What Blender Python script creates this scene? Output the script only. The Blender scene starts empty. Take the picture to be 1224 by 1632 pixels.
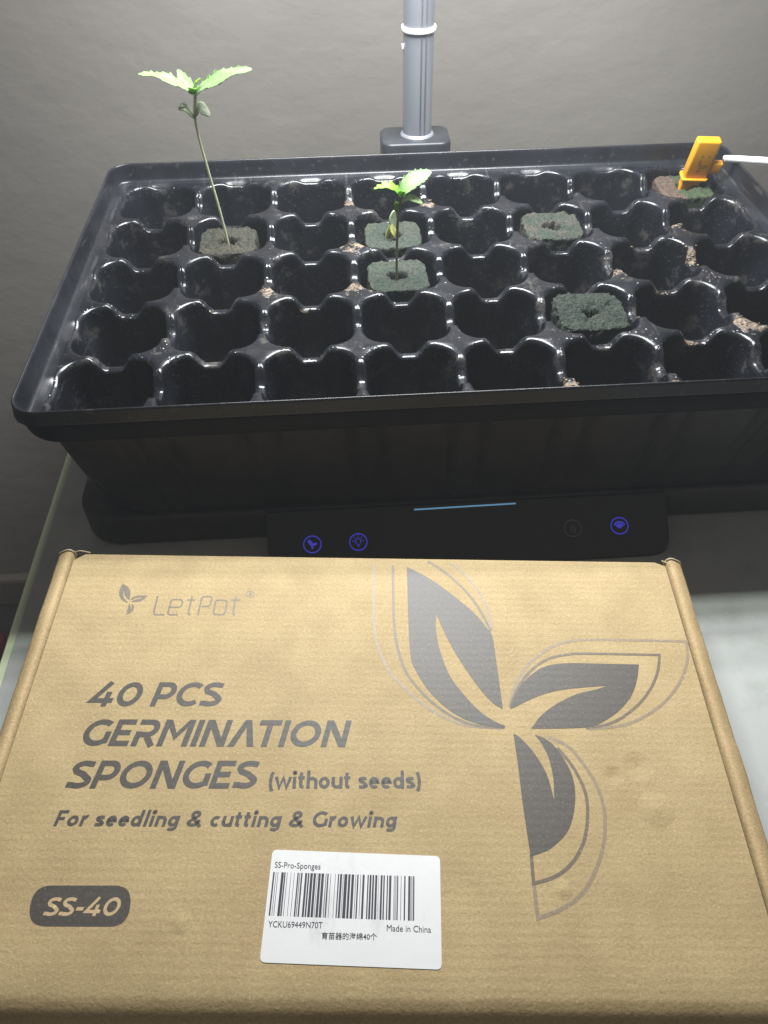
import bpy, bmesh, math, random, mathutils
from mathutils import Vector, Matrix, noise
from math import sin, cos, pi, radians as rad
random.seed(1)
COL = bpy.context.scene.collection; SC = bpy.context.scene
TZ = -.092      # table top; z = 0 is the top of the seedling tray's dividers (metres)
FZ = -.655      # floor
# ---------------------------------------------------------------- camera
cam = bpy.data.cameras.new('camera'); co = bpy.data.objects.new('camera', cam); COL.objects.link(co); SC.camera = co
cam.sensor_fit = 'VERTICAL'; cam.sensor_height = 24; cam.lens = 24*1280/1632; cam.clip_start = .01; cam.clip_end = 20
Fw = Vector((0.03390886,0.69713726,-0.71613535)); Rt = Vector((0.99805713,-0.06109589,-0.01221731)); Dn = Vector((-0.05227007,-0.71432971,-0.6978545))
m = Matrix((Rt, -Dn, -Fw)).transposed().to_4x4(); m.translation = Vector((-0.0558414,-0.33458079,0.23251671)); co.matrix_world = m
# ---------------------------------------------------------------- world, lamps, exposure
w = bpy.data.worlds.new('World'); SC.world = w; w.use_nodes = True
w.node_tree.nodes['Background'].inputs[0].default_value = (.98,.90,.82,1); w.node_tree.nodes['Background'].inputs[1].default_value = .125
SC.view_settings.view_transform = 'Standard'; SC.view_settings.look = 'None'; SC.view_settings.exposure = 0; SC.view_settings.gamma = 1
# the grow light over the tray: four rows of diodes of slightly different tint, just above the picture
for k, (y, c) in enumerate(((.0900,(.92,1.,.90)),(.1290,(.96,.92,1.)),(.1680,(.93,.99,.95)),(.2200,(.95,.94,1.)))):
    l = bpy.data.lights.new('grow_light_row', 'AREA'); l.shape = 'RECTANGLE'; l.size = .30; l.size_y = .024; l.energy = 1.75; l.color = c
    o = bpy.data.objects.new('grow_light_row', l); COL.objects.link(o); o.location = (.0, y, .331)
def stroke2(P, w, closed=False):
    """flat mitred band of width w along a 2-D polyline"""
    P = [Vector((p[0], p[1])) for p in P]; Q = [P[0]]
    for p in P[1:]:
        if (p-Q[-1]).length > 1e-7: Q.append(p)
    P = Q; n = len(P); V = []
    for i in range(n):
        a = P[i-1] if (i > 0 or closed) else None; b = P[(i+1) % n] if (i < n-1 or closed) else None
        d1 = (P[i]-a).normalized() if a is not None else None; d2 = (b-P[i]).normalized() if b is not None else None
        if d1 is None: d1 = d2
        if d2 is None: d2 = d1
        n1 = Vector((-d1.y, d1.x)); n2 = Vector((-d2.y, d2.x)); mt = n1+n2
        mt = mt.normalized() if mt.length > 1e-6 else n1; k = min(1/max(mt.dot(n1), .3), 1.9)
        V.append(tuple(P[i]+mt*(w/2*k))); V.append(tuple(P[i]-mt*(w/2*k)))
    F = [(2*i, 2*i+1, 2*((i+1) % n)+1, 2*((i+1) % n)) for i in range(n if closed else n-1)]
    return V, F
LUMPS = [(-.0005+.001,-.0395,-.0030,(.0055,.0050,.0040),2.),(.0500,-.0370,-.003,(.0075,.0085,.0035),5.),(.0985,-.0385,-.003,(.0050,.0045,.0030),8.),(.1500,.0100,-.0035,(.0075,.0050,.0030),11.)]
BARS = [(140,9),(157,3),(168,3),(190,15),(208,8),(225,3),(248,2.5),(268,2.5),(288,8),(300,4),(310,9),(335,12),(352,9),(367,15),(387,14),(407,3),(416,14),(435,15),(460,4),(470,8),(490,2.5),(518,2.5),(535,7),(548,12),(566,3),(574,18),(598,13),(618,15),(642,3),(652,8),(672,3),(685,12),(715,7),(728,11),(745,10),(762,12),(782,2),(795,11),(812,8),(833,7),(847,13),(876,2.5),(882,2.5),(888,2.5),(895,7),(918,3),(938,8),(963,12),(978,3),(984,3),(992,8)]
BADGE = [[22.88, 145.17], [56.5, 144.89], [57.65, 157.87], [24.28, 157.99]]
DEBRIS = [(-.049,.1146,0.0093),(-.101,.066,0.0085),(-.0496,.0664,0.0102),(-.0761,.0561,0.0068),(-.0263,.054,0.0059),(.0236,.0545,0.0059),(.1528,.1262,0.0093),(.1498,.0924,0.0085),(.1228,.0563,0.0076),(.1201,.1065,0.0051),(.0975,.0714,0.0085),(.1511,.0145,0.0119),(.1215,.0079,0.0085),(.0499,-.030,0.0093),(.0973,-.036,0.0068),(.0009,.1672,0.0076),(-.0505,.1735,0.0076),(-.1259,.0557,0.0068),(-.0003,-.036,0.0051),(.1498,.0640,0.0068),(.1020,.0350,0.0051)]
HZD = .075
D={'leafA': [[152.92,5.03],[163.19,11.7],[173.51,21.04],[182.0,30.1],[187.3,38.38],[189.16,42.35],[189.6,53.33],[189.95,64.64],[190.31,76.67],[186.95,74.45],[182.58,68.97],[178.23,61.63],[173.17,51.91],[168.69,40.94],[165.45,30.91],[164.95,35.74],[165.02,41.0],[166.34,50.35],[169.76,61.75],[175.48,71.08],[181.79,78.58],[187.55,82.65],[190.41,83.79],[190.31,84.81],[188.68,84.97],[183.36,84.17],[175.44,81.63],[167.58,76.51],[160.36,68.19],[155.72,59.54],[153.74,53.03],[153.06,36.81]],'leafB': [[193.07,76.48],[194.75,72.36],[197.35,67.68],[202.21,62.09],[208.47,57.48],[214.45,55.6],[221.72,55.0],[228.89,55.06],[249.71,55.26],[247.51,62.25],[243.91,69.39],[237.64,76.36],[229.78,81.68],[222.54,84.26],[202.16,84.95],[201.44,84.23],[204.86,79.77],[211.77,74.42],[220.81,69.7],[229.61,67.24],[234.43,65.45],[225.55,66.36],[215.54,67.59],[206.82,70.04],[200.2,73.05],[195.06,75.85]],'leafC': [[193.37,87.66],[193.76,99.84],[193.88,115.65],[194.55,133.94],[198.58,132.73],[202.47,130.93],[208.79,125.46],[212.45,117.99],[214.26,108.98],[213.19,100.98],[209.15,92.74],[205.64,89.23],[201.83,87.56],[204.02,91.39],[205.91,96.96],[206.61,105.09],[205.78,113.61],[204.33,103.78],[200.82,95.63],[196.85,90.05],[194.31,87.65]],'lines1': [(4.2,[[146.54,-2.9],[146.54,18.68],[146.85,36.91],[148.34,48.94],[151.74,60.4],[156.88,68.24],[163.52,75.51],[171.41,81.09],[179.98,84.21],[190.06,84.67]]),(4.2,[[155.77,-2.67],[168.12,5.74],[178.35,17.19],[184.44,27.69],[188.68,39.41]]),(4.2,[[193.46,75.42],[197.43,66.9],[204.06,58.52],[211.94,53.0],[220.95,50.71],[229.72,50.24],[259.45,50.47],[257.45,57.27],[253.06,65.35],[246.65,72.9],[238.42,79.35],[230.9,82.99],[222.49,84.56]]),(4.6,[[194.86,133.35],[194.49,143.1],[202.28,140.78],[208.97,136.14],[214.13,129.03],[217.06,120.45],[217.94,111.55],[216.02,103.65],[213.06,97.57],[209.77,93.01]])],'lines2': [(4.6,[[137.64,-2.74],[137.83,18.83],[138.13,37.05],[140.11,49.06],[145.1,60.49],[151.31,68.31],[159.39,75.87],[167.35,80.99],[175.28,83.97],[188.68,84.97]]),(4.6,[[166.92,-2.88],[177.48,6.56],[184.51,17.08],[188.25,27.27],[189.07,38.35]]),(4.6,[[193.18,75.43],[196.12,66.13],[202.95,55.93],[212.63,47.97],[221.94,44.26],[233.87,43.22],[272.71,43.48],[271.1,52.13],[266.04,61.99],[258.17,71.21],[248.2,78.47],[237.68,83.05],[223.79,84.83]]),(5.0,[[194.54,143.66],[194.59,154.32],[203.11,151.27],[210.9,146.3],[217.01,138.38],[221.5,128.96],[223.79,117.88],[222.88,108.89],[219.73,100.91],[214.47,92.67],[207.07,88.5]])],'mini': [[[25.16,16.89],[27.38,18.29],[29.07,20.24],[29.88,22.59],[30.06,25.85],[29.32,25.32],[27.65,23.41],[26.49,20.68],[26.89,23.42],[28.06,25.35],[29.68,27.02],[28.96,27.18],[26.76,25.75],[25.12,23.45],[24.59,20.71],[24.79,18.73]],[[30.44,25.85],[30.95,24.68],[31.73,23.88],[33.83,23.3],[37.81,23.23],[36.43,25.2],[34.49,26.55],[31.1,26.92],[32.42,25.66],[34.49,25.0],[36.21,24.12],[32.84,24.64],[31.46,25.6]],[[30.5,27.62],[30.32,29.16],[30.35,33.7],[31.71,32.78],[32.82,31.25],[32.96,29.49],[32.19,28.21],[31.52,27.99],[31.88,29.13],[31.9,30.43],[31.26,29.14],[30.69,27.62]]],'logo': [[[42.09,23.4],[42.02,32.0],[42.32,32.9],[42.97,33.42],[46.88,33.36]],[[48.34,29.32],[52.72,29.24],[53.3,28.62],[53.6,26.62],[53.1,25.54],[52.28,25.17],[49.26,25.22],[48.5,25.93],[48.15,31.75],[48.46,32.8],[49.18,33.32],[52.03,33.27],[52.59,32.89]],[[57.36,23.29],[57.02,31.76],[57.38,32.81],[58.13,33.25]],[[55.47,25.35],[59.0,25.29]],[[61.39,33.35],[61.64,24.31],[62.39,23.36],[65.3,23.31],[66.17,24.08],[66.03,27.49],[65.18,28.58],[62.29,28.63]],[[68.61,25.2],[72.15,25.14],[73.08,25.98],[73.02,31.72],[72.29,32.87],[68.93,32.92],[67.99,32.03],[67.93,26.22],[68.61,25.2]],[[76.7,22.96],[76.42,31.44],[76.68,32.49],[77.42,32.94]],[[74.79,25.02],[78.78,24.96]]],'reg': [[[84.64,21.65],[84.57,22.31],[84.25,22.88],[83.71,23.26],[83.05,23.4],[82.35,23.28],[81.73,22.92],[81.28,22.37],[81.07,21.71],[81.13,21.05],[81.46,20.48],[81.99,20.09],[82.66,19.95],[83.36,20.07],[83.98,20.44],[84.43,20.99],[84.64,21.65]],[[82.38,22.55],[82.45,20.9],[83.35,20.96],[83.54,21.51],[82.55,21.77],[83.53,22.61]]],'text': [('40 PCS',[24.29,77.67],[75.98,76.99],66.36),('GERMIN^TION',[24.8,94.4],[127.61,93.7],82.77),('SPONGES',[23.98,111.22],[93.86,110.48],99.87),('(without seeds)',[99.45,110.42],[156.48,109.81],103.32),('For seedling & cutting & Growing',[23.85,125.06],[146.95,124.33],118.84),('SS-40',[28.44,154.79],[53.21,154.6],148.8)],'badge': [[25.85,145.39],[53.35,145.05],[55.68,146.04],[56.89,148.03],[57.22,150.87],[56.61,154.17],[55.08,156.7],[52.74,157.79],[27.44,157.85],[25.31,157.15],[23.89,155.37],[23.24,152.72],[23.13,149.66],[23.87,146.79]],'sticker': [[103.19,132.54],[162.37,134.27],[161.39,169.92],[102.33,168.16]],'stkrows': [[104.17,140.15],[153.2,141.15],[152.73,155.34],[103.91,154.13]],'t1': [[104.49,138.67],[120.46,139.13]],'t2': [[104.04,157.71],[122.16,157.93]],'t3': [[143.57,158.63],[158.31,159.03]],'t4': [[121.99,161.06],[140.31,161.23]],'earL': [[-8.59,1.24],[-6.73,88.55]],'earR': [[281.35,-1.18],[283.01,121.66]],'dents': [[240.01,100.3],[243.5,116.74],[204.81,145.06],[75.05,156.38]]}
# ---------------------------------------------------------------- helpers
def link(o): COL.objects.link(o); return o
def meshobj(name, V, F, mat, parent=None, smooth=True, mats=None, fm=None, sharp=None):
    me = bpy.data.meshes.new(name); me.from_pydata([tuple(v) for v in V], [], F); me.validate()
    if mat: me.materials.append(mat)
    if mats:
        for m in mats: me.materials.append(m)
    if fm: me.polygons.foreach_set('material_index', fm)
    if smooth:
        me.polygons.foreach_set('use_smooth', [True]*len(me.polygons))
        if sharp: me.set_sharp_from_angle(angle=rad(sharp))
    me.update(); o = bpy.data.objects.new(name, me); link(o); o.parent = parent
    return o
def thing(name, label, cat, loc=(0,0,0), group=None):
    o = bpy.data.objects.new(name, None); link(o); o.location = loc; o.empty_display_size = .01
    o['label'] = label; o['category'] = cat
    if group: o['group'] = group
    return o
def tag(o, label, cat=None, group=None, kind=None):
    o['label'] = label
    if cat: o['category'] = cat
    if group: o['group'] = group
    if kind: o['kind'] = kind
    return o
def rrect(x0, x1, y0, y1, r, n=8):
    r = max(r, 1e-5); P = []
    for cx, cy, a in ((x1-r,y0+r,-90),(x1-r,y1-r,0),(x0+r,y1-r,90),(x0+r,y0+r,180)):
        for k in range(n+1):
            t = rad(a+90*k/n); P.append((cx+r*cos(t), cy+r*sin(t)))
    return P
def loft(rings, cap0=True, cap1=True, closed=True):
    V = [p for r in rings for p in r]; n = len(rings[0]); F = []
    for i in range(len(rings)-1):
        for j in range(n if closed else n-1):
            k = (j+1) % n
            F.append((i*n+j, i*n+k, (i+1)*n+k, (i+1)*n+j))
    if cap0: F.append(tuple(range(n))[::-1])
    if cap1: F.append(tuple(range((len(rings)-1)*n, len(rings)*n)))
    return V, F
def rbox(x0, x1, y0, y1, z0, z1, r, b=.001, n=8, bt=None):
    bt = b if bt is None else bt; R = []
    for d, z in ((b, z0), (b*.3, z0+b*.3), (0, z0+b)): R.append([(x,y,z) for x,y in rrect(x0+d,x1-d,y0+d,y1-d,max(r-d,.0002),n)])
    for d, z in ((0, z1-bt), (bt*.13, z1-bt*.5), (bt*.3, z1-bt*.3), (bt*.6, z1-bt*.1), (bt, z1)): R.append([(x,y,z) for x,y in rrect(x0+d,x1-d,y0+d,y1-d,max(r-d,.0002),n)])
    return loft(R)
def catmull(P, k=6):
    P = [Vector(p) for p in P]; out = []
    for i in range(len(P)-1):
        a = P[max(i-1,0)]; b = P[i]; c = P[i+1]; d = P[min(i+2,len(P)-1)]
        for j in range(k):
            t = j/k
            out.append(.5*((2*b)+(c-a)*t+(2*a-5*b+4*c-d)*t*t+(3*b-a-3*c+d)*t**3))
    out.append(P[-1]); return out
def tube(P, rad_f, n=12, k=6):
    C = catmull(P, k); rings = []; up = Vector((0.13,1,0.07)).normalized()
    for i, c in enumerate(C):
        t = (C[min(i+1,len(C)-1)]-C[max(i-1,0)]).normalized()
        s = t.cross(up).normalized(); u = s.cross(t); r = rad_f(i/(len(C)-1))
        rings.append([c+s*(r*cos(2*pi*j/n))+u*(r*sin(2*pi*j/n)) for j in range(n)])
    return loft(rings)
def merge(parts):
    V = []; F = []
    for v, f in parts:
        o = len(V); V += list(v); F += [tuple(i+o for i in q) for q in f]
    return V, F

# ---------------------------------------------------------------- materials
def newmat(name, col, rough=.5, **kw):
    m = bpy.data.materials.new(name); m.use_nodes = True; nt = m.node_tree; b = nt.nodes['Principled BSDF']
    b.inputs['Base Color'].default_value = (*col, 1); b.inputs['Roughness'].default_value = rough
    for k, v in kw.items(): b.inputs[k.replace('_', ' ')].default_value = v
    return m
class N:
    def __init__(s, m): s.m = m; s.nt = m.node_tree; s.b = s.nt.nodes['Principled BSDF']; s.g = None
    def n(s, t, **kw):
        x = s.nt.nodes.new(t)
        for k, v in kw.items():
            if hasattr(x, k) and not k[0].isupper(): setattr(x, k, v)
            else: x.inputs[k.replace('_', ' ')].default_value = v
        return x
    def l(s, a, b): s.nt.links.new(a, b)
    def pos(s, obj=False):
        if obj: return s.n('ShaderNodeTexCoord').outputs['Object']
        return s.n('ShaderNodeNewGeometry').outputs['Position']
    def noise(s, scale, detail=3, rough=.55, vec=None, stretch=None):
        v = vec or s.pos()
        if stretch:
            mp = s.n('ShaderNodeMapping'); mp.inputs['Scale'].default_value = stretch; s.l(v, mp.inputs[0]); v = mp.outputs[0]
        x = s.n('ShaderNodeTexNoise', Scale=scale, Detail=detail, Roughness=rough); s.l(v, x.inputs['Vector']); return x.outputs['Fac']
    def vor(s, scale, vec=None, feature='F1'):
        x = s.n('ShaderNodeTexVoronoi', Scale=scale); x.feature = feature; s.l(vec or s.pos(), x.inputs['Vector']); return x.outputs['Distance']
    def ramp(s, fac, *stops):
        r = s.n('ShaderNodeValToRGB'); e = r.color_ramp.elements
        while len(e) < len(stops): e.new(.5)
        for q, (p, c) in zip(e, stops): q.position = p; q.color = (*c, 1) if isinstance(c, tuple) else (c, c, c, 1)
        s.l(fac, r.inputs[0]); return r.outputs[0]
    def math(s, op, a, b=None):
        x = s.n('ShaderNodeMath', operation=op)
        for i, q in enumerate((a, b)):
            if q is None: continue
            if isinstance(q, (int, float)): x.inputs[i].default_value = q
            else: s.l(q, x.inputs[i])
        return x.outputs[0]
    def mix(s, fac, a, b):
        x = s.n('ShaderNodeMix', data_type='RGBA')
        if isinstance(fac, (int, float)): x.inputs[0].default_value = fac
        else: s.l(fac, x.inputs[0])
        for i, q in ((6, a), (7, b)):
            if isinstance(q, tuple): x.inputs[i].default_value = (*q, 1)
            else: s.l(q, x.inputs[i])
        return x.outputs[2]
    def bump(s, h, dist=.001, strength=1.0):
        x = s.n('ShaderNodeBump', Strength=strength, Distance=dist); s.l(h, x.inputs['Height'])
        if s.g: s.l(s.g, x.inputs['Normal'])
        s.g = x.outputs[0]; s.l(s.g, s.b.inputs['Normal'])
    def color(s, c): s.l(c, s.b.inputs['Base Color'])
    def rough(s, c): s.l(c, s.b.inputs['Roughness'])

# wall plaster
M_wall = newmat('wall_plaster', (.36,.345,.325), .75)
q = N(M_wall); q.color(q.ramp(q.noise(3.0,5), (.3,(.202,.184,.164)), (.7,(.236,.217,.194))))
h = q.math('ADD', q.noise(14,5,.5,stretch=(1,1,1.6)), q.math('MULTIPLY', q.noise(70,3), .18)); q.bump(q.ramp(h,(.42,0.),(.75,1.)), .003, .25)
M_floor = newmat('floor_dark', (.05,.042,.038), .5)
M_base = newmat('baseboard_paint', (.17,.145,.12), .5)
M_red = newmat('red_object', (.13,.012,.018), .8)
# table
M_glass = newmat('back_painted_glass', (.58,.60,.585), .13)
q = N(M_glass); sm = q.ramp(q.noise(38,6,.65),(.50,0.),(.68,1.)); sp = q.ramp(q.vor(75),(.0,1.),(.075,0.))
sm2 = q.ramp(q.noise(9,4),(.45,0.),(.62,1.))
c = q.mix(q.math('MULTIPLY', sm, .38), (.47,.485,.475), (.28,.29,.26)); c = q.mix(q.math('MULTIPLY', q.math('MULTIPLY', sp, sm2), .75), c, (.17,.18,.15)); q.color(c)
q.rough(q.ramp(q.noise(16,5),(.3,.09),(.7,.32)))
M_gedge = newmat('glass_edge', (.66,.74,.52), .3)  # pale base colour stands in for light piped through the glass
M_metal = newmat('leg_metal', (.08,.08,.08), .4)
# black plastics
def plastic(name, base, r0, r1, dust=0., drops=False, debris=False, spec=.5):
    m = newmat(name, base, .3); q = N(m); m.node_tree.nodes['Principled BSDF'].inputs['Specular IOR Level'].default_value = spec
    c = q.mix(q.ramp(q.noise(35,5,.6),(.4,0.),(.75,1.)), base, tuple(x*2.0+.003 for x in base))
    ro = q.ramp(q.noise(60,4),(.3,r0),(.7,r1))
    if dust:
        d = q.math('MULTIPLY', q.ramp(q.vor(520),(.0,1.),(.16,0.)), q.ramp(q.noise(40,3),(.48,0.),(.62,1.)))
        c = q.mix(q.math('MULTIPLY', d, dust), c, (.30,.31,.33))
        sc = q.ramp(q.noise(260,2,.5,stretch=(1,.12,1)),(.63,0.),(.7,1.)); c = q.mix(q.math('MULTIPLY', sc, .12*dust), c, (.3,.3,.32))
    if drops:
        v = q.vor(300); dr = q.ramp(v,(.0,1.),(.32,0.)); gate = q.ramp(q.noise(55,2),(.45,0.),(.58,1.))
        hh = q.math('MULTIPLY', dr, gate); q.bump(hh, .0007, .7)
        c = q.mix(q.math('MULTIPLY', hh, .28), c, (.10,.11,.13))
        q.bump(q.noise(90,3), .0006, .5)
    else: q.bump(q.noise(45,3), .0006, .35)
    if debris:
        acc = None
        P = q.pos(); nn = q.n('ShaderNodeTexNoise', Scale=150., Detail=4.); q.l(P, nn.inputs['Vector'])
        for x, y, r in DEBRIS:
            vm = q.n('ShaderNodeVectorMath', operation='DISTANCE'); q.l(P, vm.inputs[0]); vm.inputs[1].default_value = (x, y, -.003)
            w = q.math('SUBTRACT', 1.0, q.math('DIVIDE', vm.outputs['Value'], r))
            acc = w if acc is None else q.math('MAXIMUM', acc, w)
        f = q.math('ADD', acc, q.math('MULTIPLY', q.math('SUBTRACT', nn.outputs['Fac'], .5), 2.4))
        f = q.ramp(f, (.30,0.), (.62,1.))
        nz = q.noise(500,3); tan = q.ramp(nz,(.35,(.07,.052,.04)),(.65,(.32,.24,.17)))
        g2 = q.ramp(q.noise(70,5,.7),(.56,0.),(.70,1.))
        c = q.mix(q.math('MULTIPLY', g2, .34), c, (.20,.18,.16))
        c = q.mix(q.math('MULTIPLY', f, .9), c, tan); ro = q.mix(f, ro, (.8,.8,.8)); q.bump(q.math('MULTIPLY', f, nz), .0016, .8)
    q.color(c); q.rough(ro); return m
M_cell = plastic('cell_plastic', (.006,.0068,.0095), .16, .32, .5, True, True)
M_rim = plastic('rim_plastic', (.009,.010,.013), .24, .38, .7, False, False)
M_drip = plastic('drip_tray_plastic', (.003,.0034,.006), .4, .55, .0, spec=.12)
M_drips = plastic('drip_tray_side_plastic', (.021,.020,.020), .4, .55, .0, spec=.3)
M_dev = plastic('planter_plastic', (.034,.033,.032), .4, .55, .0)
M_block = plastic('lamp_base_plastic', (.022,.024,.028), .32, .42, .2)
M_panel = newmat('touch_panel', (.026,.025,.025), .33)
M_icon = newmat('icon_lit', (.02,.02,.1), .5, Emission_Color=(.08,.075,.85,1), Emission_Strength=.42)
M_icond = newmat('icon_unlit', (.17,.165,.16), .5)
M_lcd = newmat('display_line', (.02,.02,.02), .4, Emission_Color=(.22,.5,.8,1), Emission_Strength=.45)
# pole
M_pole = newmat('satin_tube', (.38,.40,.45), .38, Metallic=.55)
q = N(M_pole); q.rough(q.ramp(q.noise(30,4,stretch=(1,1,.3)),(.3,.26),(.7,.42))); q.bump(q.noise(220,2,stretch=(1,1,.05)), .0002, .3)
M_white = newmat('white_plastic', (.85,.86,.86), .35)
# foam
def foam(name, c0, c1, c2, rough=1.0):
    m = newmat(name, c0, .85); q = N(m); P = q.pos()
    c = q.mix(q.ramp(q.noise(90,4,.6),(.40,0.),(.60,1.)), c0, c1); c = q.mix(q.ramp(q.noise(700,3,.6),(.45,0.),(.60,1.)), c, c2)
    pit = q.ramp(q.vor(420),(.0,1.),(.22,0.)); g = q.ramp(q.noise(160,2),(.5,0.),(.6,1.)); pit = q.math('MULTIPLY', pit, g)
    c = q.mix(q.math('MULTIPLY', pit, .8), c, (.012,.014,.012)); q.color(c)
    q.bump(q.math('SUBTRACT', q.noise(650,4,.7), q.math('MULTIPLY', pit, .8)), .0012*rough, 1.)
    return m
M_f1 = foam('foam_olive', (.040,.042,.028), (.066,.056,.039), (.016,.017,.012))
M_f2 = foam('foam_green', (.032,.049,.036), (.055,.060,.043), (.016,.026,.019))
M_f4 = foam('foam_mixed', (.028,.044,.031), (.070,.060,.046), (.015,.021,.015))
M_f5 = foam('foam_dark_green', (.022,.036,.026), (.038,.052,.038), (.006,.011,.008), 1.6)
M_f6 = foam('foam_mossy', (.036,.062,.022), (.055,.075,.032), (.02,.032,.016)); M_f6b = foam('foam_brown', (.095,.062,.045), (.125,.085,.062), (.05,.034,.024))
# plants
def leafmat(name, col, col2):
    m = newmat(name, col, .45, Subsurface_Weight=0.); q = N(m)
    c = q.mix(q.ramp(q.noise(260,3),(.35,0.),(.65,1.)), col, col2); q.color(c); q.bump(q.noise(500,3), .0003, .5)
    nt = m.node_tree; out = [x for x in nt.nodes if x.type == 'OUTPUT_MATERIAL'][0]
    tr = nt.nodes.new('ShaderNodeBsdfTranslucent'); nt.links.new(c, tr.inputs[0]); mx = nt.nodes.new('ShaderNodeMixShader'); mx.inputs[0].default_value = .28
    nt.links.new(q.b.outputs[0], mx.inputs[1]); nt.links.new(tr.outputs[0], mx.inputs[2]); nt.links.new(mx.outputs[0], out.inputs[0]); return m
M_leaf = leafmat('leaf_green', (.20,.35,.13), (.26,.42,.17)); M_bud = leafmat('bud_green', (.20,.42,.03), (.25,.48,.06)); M_coty = leafmat('cotyledon_green', (.34,.42,.26), (.42,.49,.33))
M_cotyb = leafmat('cotyledon_lit', (.55,.75,.38), (.62,.80,.45))  # brighter copy: light painted into the cotyledon that the leaf shades
M_stem = leafmat('stem_green', (.60,.62,.42), (.68,.70,.48)); M_stem2 = leafmat('stem_purple', (.26,.30,.18), (.34,.38,.22)); M_spr = leafmat('sprout_yellow', (.50,.52,.14), (.60,.60,.22))
M_yel = newmat('yellow_plastic', (.72,.33,.015), .38); M_yeld = newmat('yellow_plastic_engraving', (.25,.10,.01), .5)
M_cable = newmat('white_cable', (.80,.81,.80), .4)
# cardboard
def card(name, a, b, flutes=True):
    m = newmat(name, a, .72); q = N(m); P = q.pos(True)
    c = q.mix(q.ramp(q.noise(45,5,.6,P),(.35,0.),(.65,1.)), a, b)
    c = q.mix(q.math('MULTIPLY', q.ramp(q.noise(900,3,.6,P,(1,1.6,1)),(.45,0.),(.62,1.)), .42), c, tuple(x*.66 for x in a))
    c = q.mix(q.math('MULTIPLY', q.ramp(q.noise(1000,2,.6,P,(1.6,1,1)),(.60,0.),(.68,1.)), .5), c, tuple(min(x*1.45,1) for x in b))
    c = q.mix(q.math('MULTIPLY', q.ramp(q.vor(95,P),(.0,1.),(.035,0.)), .5), c, (.12,.085,.05))
    if flutes:
        w = q.n('ShaderNodeTexWave', Scale=96.0, Distortion=1.2, Detail=2.0); w.bands_direction = 'Y'; w.inputs['Detail Scale'].default_value = .6; q.l(P, w.inputs['Vector'])
        amt = q.ramp(q.noise(14,3,.5,P,(.5,1,1)),(.35,.25),(.7,1.)); hh = q.math('MULTIPLY', w.outputs['Fac'], amt)
        q.bump(hh, .00018, .28)
        c = q.mix(q.math('MULTIPLY', q.math('SUBTRACT', 1., hh), .11), c, tuple(x*.7 for x in a))
        q.bump(q.noise(9,3,.5,P), .012, .25)
        for k, (x, y, r, d) in enumerate(DENTS):
            vm = q.n('ShaderNodeVectorMath', operation='DISTANCE'); q.l(P, vm.inputs[0]); vm.inputs[1].default_value = (x, y, 0)
            q.bump(q.ramp(q.math('DIVIDE', vm.outputs['Value'], r),(.0,0. if d > 0 else 1.),(1.,1. if d > 0 else 0.)), abs(d), .8)
    q.bump(q.noise(700,3,.6,P), .0004, .5); q.color(c); return m
DENTS = [(.2400,-.1003,.006,.0012),(.2435,-.1167,.007,-.0012),(.2048,-.1451,.0035,-.0007),(.0750,-.1564,.004,-.0006),(.2300,-.1040,.004,.0008)]
M_card = card('kraft_cardboard', (.44,.322,.162), (.53,.398,.207)); M_cardp = card('kraft_cardboard_fold', (.44,.312,.156), (.53,.385,.20), False)
M_cut = newmat('cardboard_cut_edge', (.58,.46,.31), .8); M_in = newmat('cardboard_inside', (.20,.14,.08), .85)
def ink(name, a, b, rough=.5, hole=.62):
    m = newmat(name, a, rough); q = N(m); P = q.pos(True)
    c = q.mix(q.ramp(q.noise(800,3,.6,P),(.4,0.),(.65,1.)), a, b); c = q.mix(q.ramp(q.noise(1200,2,.6,P),(hole,0.),(hole+.1,1.)), c, tuple(min(1,x*1.9) for x in b)); q.color(c)
    w = q.n('ShaderNodeTexWave', Scale=96.0, Distortion=1.2, Detail=2.0); w.bands_direction = 'Y'; w.inputs['Detail Scale'].default_value = .6; q.l(P, w.inputs['Vector']); q.bump(w.outputs['Fac'], .0001, .15); q.bump(q.noise(700,3,.6,P), .0002, .15)
    return m
M_ink = ink('grey_ink', (.066,.057,.05), (.086,.075,.065)); M_inke = ink('emblem_ink', (.085,.073,.064), (.105,.092,.08)); M_ink1 = ink('mid_grey_ink', (.15,.118,.085), (.19,.15,.105)); M_ink2 = ink('pale_grey_ink', (.27,.205,.135), (.32,.245,.16)); M_inkl = ink('logo_ink', (.17,.145,.11), (.21,.175,.135))
M_kraftink = ink('kraft_lettering', (.52,.37,.21), (.58,.42,.24))
M_stk = newmat('sticker_paper', (.80,.80,.81), .45); q = N(M_stk); P = q.pos(True)
q.color(q.mix(q.math('MULTIPLY', q.ramp(q.noise(70,5,.65,P,(1,.35,1)),(.58,0.),(.72,1.)), .45), (.80,.80,.81), (.50,.50,.52))); q.bump(q.noise(60,3,.5,P), .001, .3)
M_bar = newmat('barcode_ink', (.035,.033,.05), .5)
M_crumb = newmat('soil_crumb', (.25,.18,.12), .9); q = N(M_crumb); q.color(q.ramp(q.noise(900,3),(.35,(.05,.037,.027)),(.65,(.27,.20,.145))))

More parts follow.
